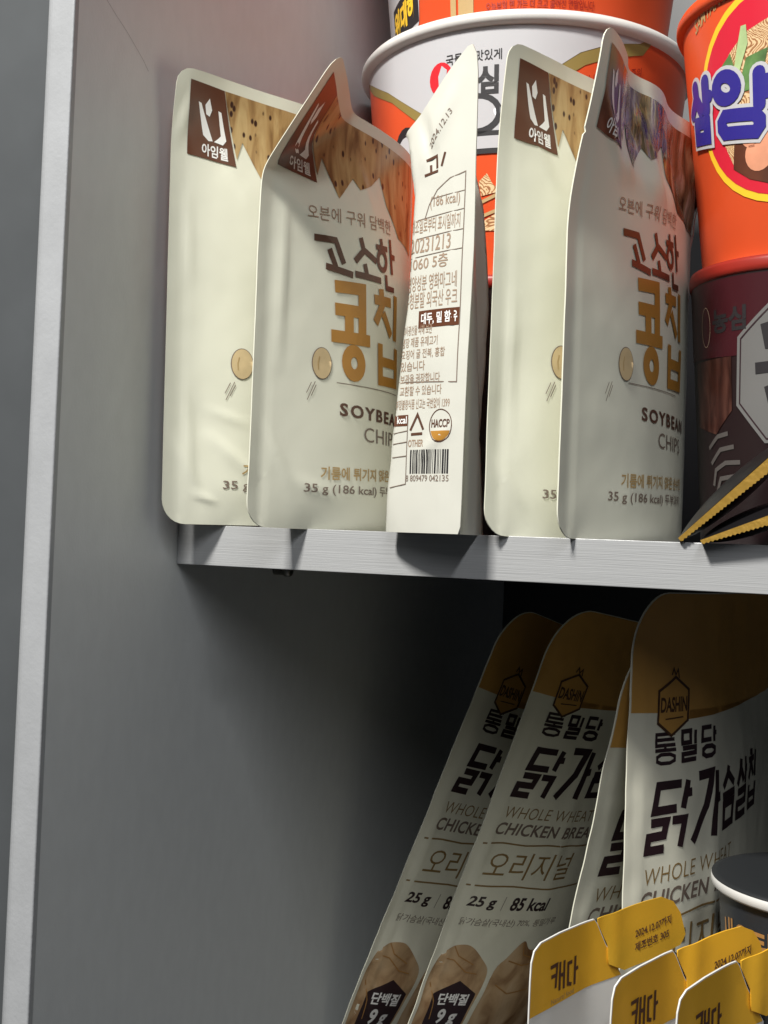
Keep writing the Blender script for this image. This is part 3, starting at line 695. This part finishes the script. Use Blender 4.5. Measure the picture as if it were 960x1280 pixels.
# tall red cup with the round noodle picture
SCc = (264, 119)
t, S = cup('orange red noodle cup with big navy letters over a noodle picture', SCc, 145, 48, 61, 121, 'red', 3.0, rim='red')
decal(S, [oval(-6, 70, 48, 48, 40)], .25, 'picture_ring', 'sun', t, 3, 5)
pc = decal(S, [oval(-6, 70, 45.2, 44.8, 40)], .4, 'picture_ground', 'crimson', t, 3, 5)
decal(S, [[(-40, 66), (-38, 78), (-33, 90), (-24, 97), (-12, 101), (10, 101), (20, 80), (20, 50), (0, 36), (-20, 36), (-33, 42), (-38, 52)]], .55, 'noodle_picture', 'noodle', t, 2, 3)
decal(S, [[(-33, 40), (-24, 34), (-6, 28), (8, 30), (10, 52), (-8, 56), (-25, 54), (-32, 50)]], .65, 'broth_picture', 'broth', t, 3, 4)
decal(S, [oval(-22, 54, 6.5, 7), oval(-12, 53, 6, 7), oval(-19, 44, 7, 7.4)], .8, 'topping_picture', 'carrot', t, 3, 4)
decal(S, [[(-38, 72), (-37, 86), (-32, 90), (-29, 80), (-31, 70)], [(-29, 72), (-24, 86), (-14, 88), (-16, 80), (-22, 72)]], .8, 'leaf_picture', 'leaf', t, 2, 3)
decal(S, [[(-33, 70), (-29, 88), (-26, 100), (-23.6, 100), (-23, 92), (-27, 82), (-30, 70)]], .92, 'leaf_rib_picture', 'leaf_l', t, 2, 3)
def plump(lines, w, off, name, m, parent):
    bm = bmesh.new(); z = 0
    for ln in lines:
        for q in stroke_polys([ln], w):
            z += .0012; bm.faces.new([bm.verts.new((a, b, z)) for a, b in q])
        for a, b in ln:
            z += .0012; bm.faces.new([bm.verts.new((x, y, z)) for x, y in arc(a, b, w / 2, w / 2, 0, 360, 14)[:-1]])
    bmesh.ops.triangulate(bm, faces=bm.faces[:]); grid_cut(bm, 3, 6)
    return lay(bm, S, off, name, m, parent, smooth=False)
NAVY = [[(-57.5, 78), (-57, 72), (-62, 63)], [(-57, 71), (-53, 64)], [(-48.5, 80), (-48.5, 63)], [(-48.5, 71), (-46, 71)],
        [(-58, 57), (-49, 57), (-49, 48), (-58, 48), (-58, 57)],
        oval(-35, 74, 5.6, 6.4), [(-18, 80), (-18, 63)], [(-18, 75), (-13, 75)], [(-18, 69), (-13, 69)],
        [(-38, 55.5), (-36, 58.5), (-20, 58.5), (-18, 55.5), (-18, 52), (-20, 49), (-36, 49), (-38, 52), (-38, 55.5)]]
NAVY = [[(a, 67 + (b - 66) * .80 + .2 * max(0, -a - 22)) for a, b in ln] for ln in NAVY]
nw = plump(NAVY, 9.2, 1.0, 'name_outline', 'cupwhite', t)
plump(NAVY, 5.8, 1.35, 'name_lettering', 'blue', nw)
lettering(S, [('SAMYANG', [(-55, 107), (-33, 114), (-33, 121), (-55, 113)], .01)], .3, 'maker_lettering', 'tan', t, 3)
t, S = cup('shaded dark maroon cup with a pale hexagon panel, below the orange red cup', SCc, 18, 45, 53, 126.9, 'darkcup', 1.2, rim='darkred')
decal(S, [[(-80, 86), (-30, 84), (-18, 92), (-10, 98), (30, 98), (30, 119), (-80, 119)]], .25, 'maroon_band', 'maroon', t, 3, 6)
lettering(S, [('농심', [(-46, 95), (-24, 95), (-24, 106), (-46, 106)], .04)], .4, 'maker_lettering', 'black', t, 3)
strokes(S, [([oval(-52, 99, 4, 9)], .4)], .4, 'emblem_outline', 'thin', t)
hx = [(-29, 92), (-30, 62), (-14, 45), (14, 45), (28, 62), (28, 92), (12, 106), (-12, 106)]
he = decal(S, [hx], .4, 'name_panel', 'greyhex', t, 3, 6)
strokes(S, [([[(a * .93, 76 + (b - 76) * .94) for a, b in hx + [hx[0]]]], .7)], .55, 'panel_outline', 'plum', he)
strokes(S, [([[(-14, 97), (-12, 88), (4, 86)], [(-19, 77.5), (10, 79)], [(-12, 70), (-8, 56), (8, 55)]], 5.0)], .55, 'panel_lettering', 'black', he)
decal(S, [[(-66, 84), (-33, 84), (-33, 60), (-45, 50), (-66, 55)]], .3, 'noodle_picture', chip_mat('shaded_printed_noodles', (.045, .014, .010), (.10, .04, .028), (.015, .005, .004), None, .35), t, 3, 5)  # darkened noodle print: the shade on this cup is in the colour
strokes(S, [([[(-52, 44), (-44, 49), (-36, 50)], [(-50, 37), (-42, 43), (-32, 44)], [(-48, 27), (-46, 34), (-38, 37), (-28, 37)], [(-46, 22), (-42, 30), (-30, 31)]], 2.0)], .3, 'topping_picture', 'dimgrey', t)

# ------------------------------------------------------------------ black sachets with gold serrated seals, propped at the right end
def sachet(label, a, b, depth, w, seed):
    """a, b: the two ends (x, z) of the near serrated edge"""
    t = thing('sachet', label, 'sachet', (a[0], a[2], a[1]), 'black sachets leaning at the right end of the shelf')
    A = Vector((a[0], a[2], a[1])); B = Vector((b[0], b[2], b[1])); e = (B - A); L = e.length; e.normalize()
    back = Vector((-.15, 1, .02)).normalized(); up = back.cross(e).normalized()
    if up.z < 0: up = -up
    n = 40; V = []; F = []
    # body: an open-ended flat sleeve with a slight belly
    m_ = 10
    for s in (1, -1):
        for i in range(n + 1):
            for j in range(m_ + 1):
                belly = 5.0 * sin(pi * i / n) ** .6 * sin(pi * j / m_ * .9 + .05) + .2
                V.append(A + e * (L * i / n) + back * (depth * j / m_) + up * (s * belly))
    N1 = (n + 1) * (m_ + 1)
    for s in (0, 1):
        for i in range(n):
            for j in range(m_):
                q = [s * N1 + i * (m_ + 1) + j, s * N1 + (i + 1) * (m_ + 1) + j, s * N1 + (i + 1) * (m_ + 1) + j + 1, s * N1 + i * (m_ + 1) + j + 1]
                F.append(q if s else q[::-1])
    raw('sachet_film', V, F, 'sachet', t)
    # the gold seal: a thin strip in front of the body whose outer edge is cut in teeth
    V = []; F = []; k = int(L / 1.7)
    dn = (Vector((.25, -.8, -.25))).normalized()
    for i in range(k * 2 + 1):
        p = A + e * (L * i / (k * 2)) + dn * .3
        ww = w * (.25 + .75 * i / (k * 2)) + (.45 if i % 2 else 0) 
        V += [p + up * .25 + (-up) * 0, p + dn * ww * .35 - up * ww, p - dn * .4 + up * .25, p + dn * ww * .35 - up * ww - dn * .4]
    for i in range(k * 2):
        b0 = i * 4; b1 = b0 + 4
        F += [[b0, b1, b1 + 1, b0 + 1], [b0 + 2, b0 + 3, b1 + 3, b1 + 2], [b0 + 1, b1 + 1, b1 + 3, b0 + 3], [b0, b0 + 2, b1 + 2, b1]]
    raw('serrated_seal', V, F, 'sachet_gold', t, smooth=False)
    return t
sachet('upper black sachet with a long gold serrated seal, leaning against the maroon cup', (231, 19.5, -2), (276, 62, -6), 60, 4.2, 1)
sachet('lower black sachet with a gold serrated seal, lying under the other sachet', (240, 18.9, -6), (283, 36, -12), 60, 3.6, 2)
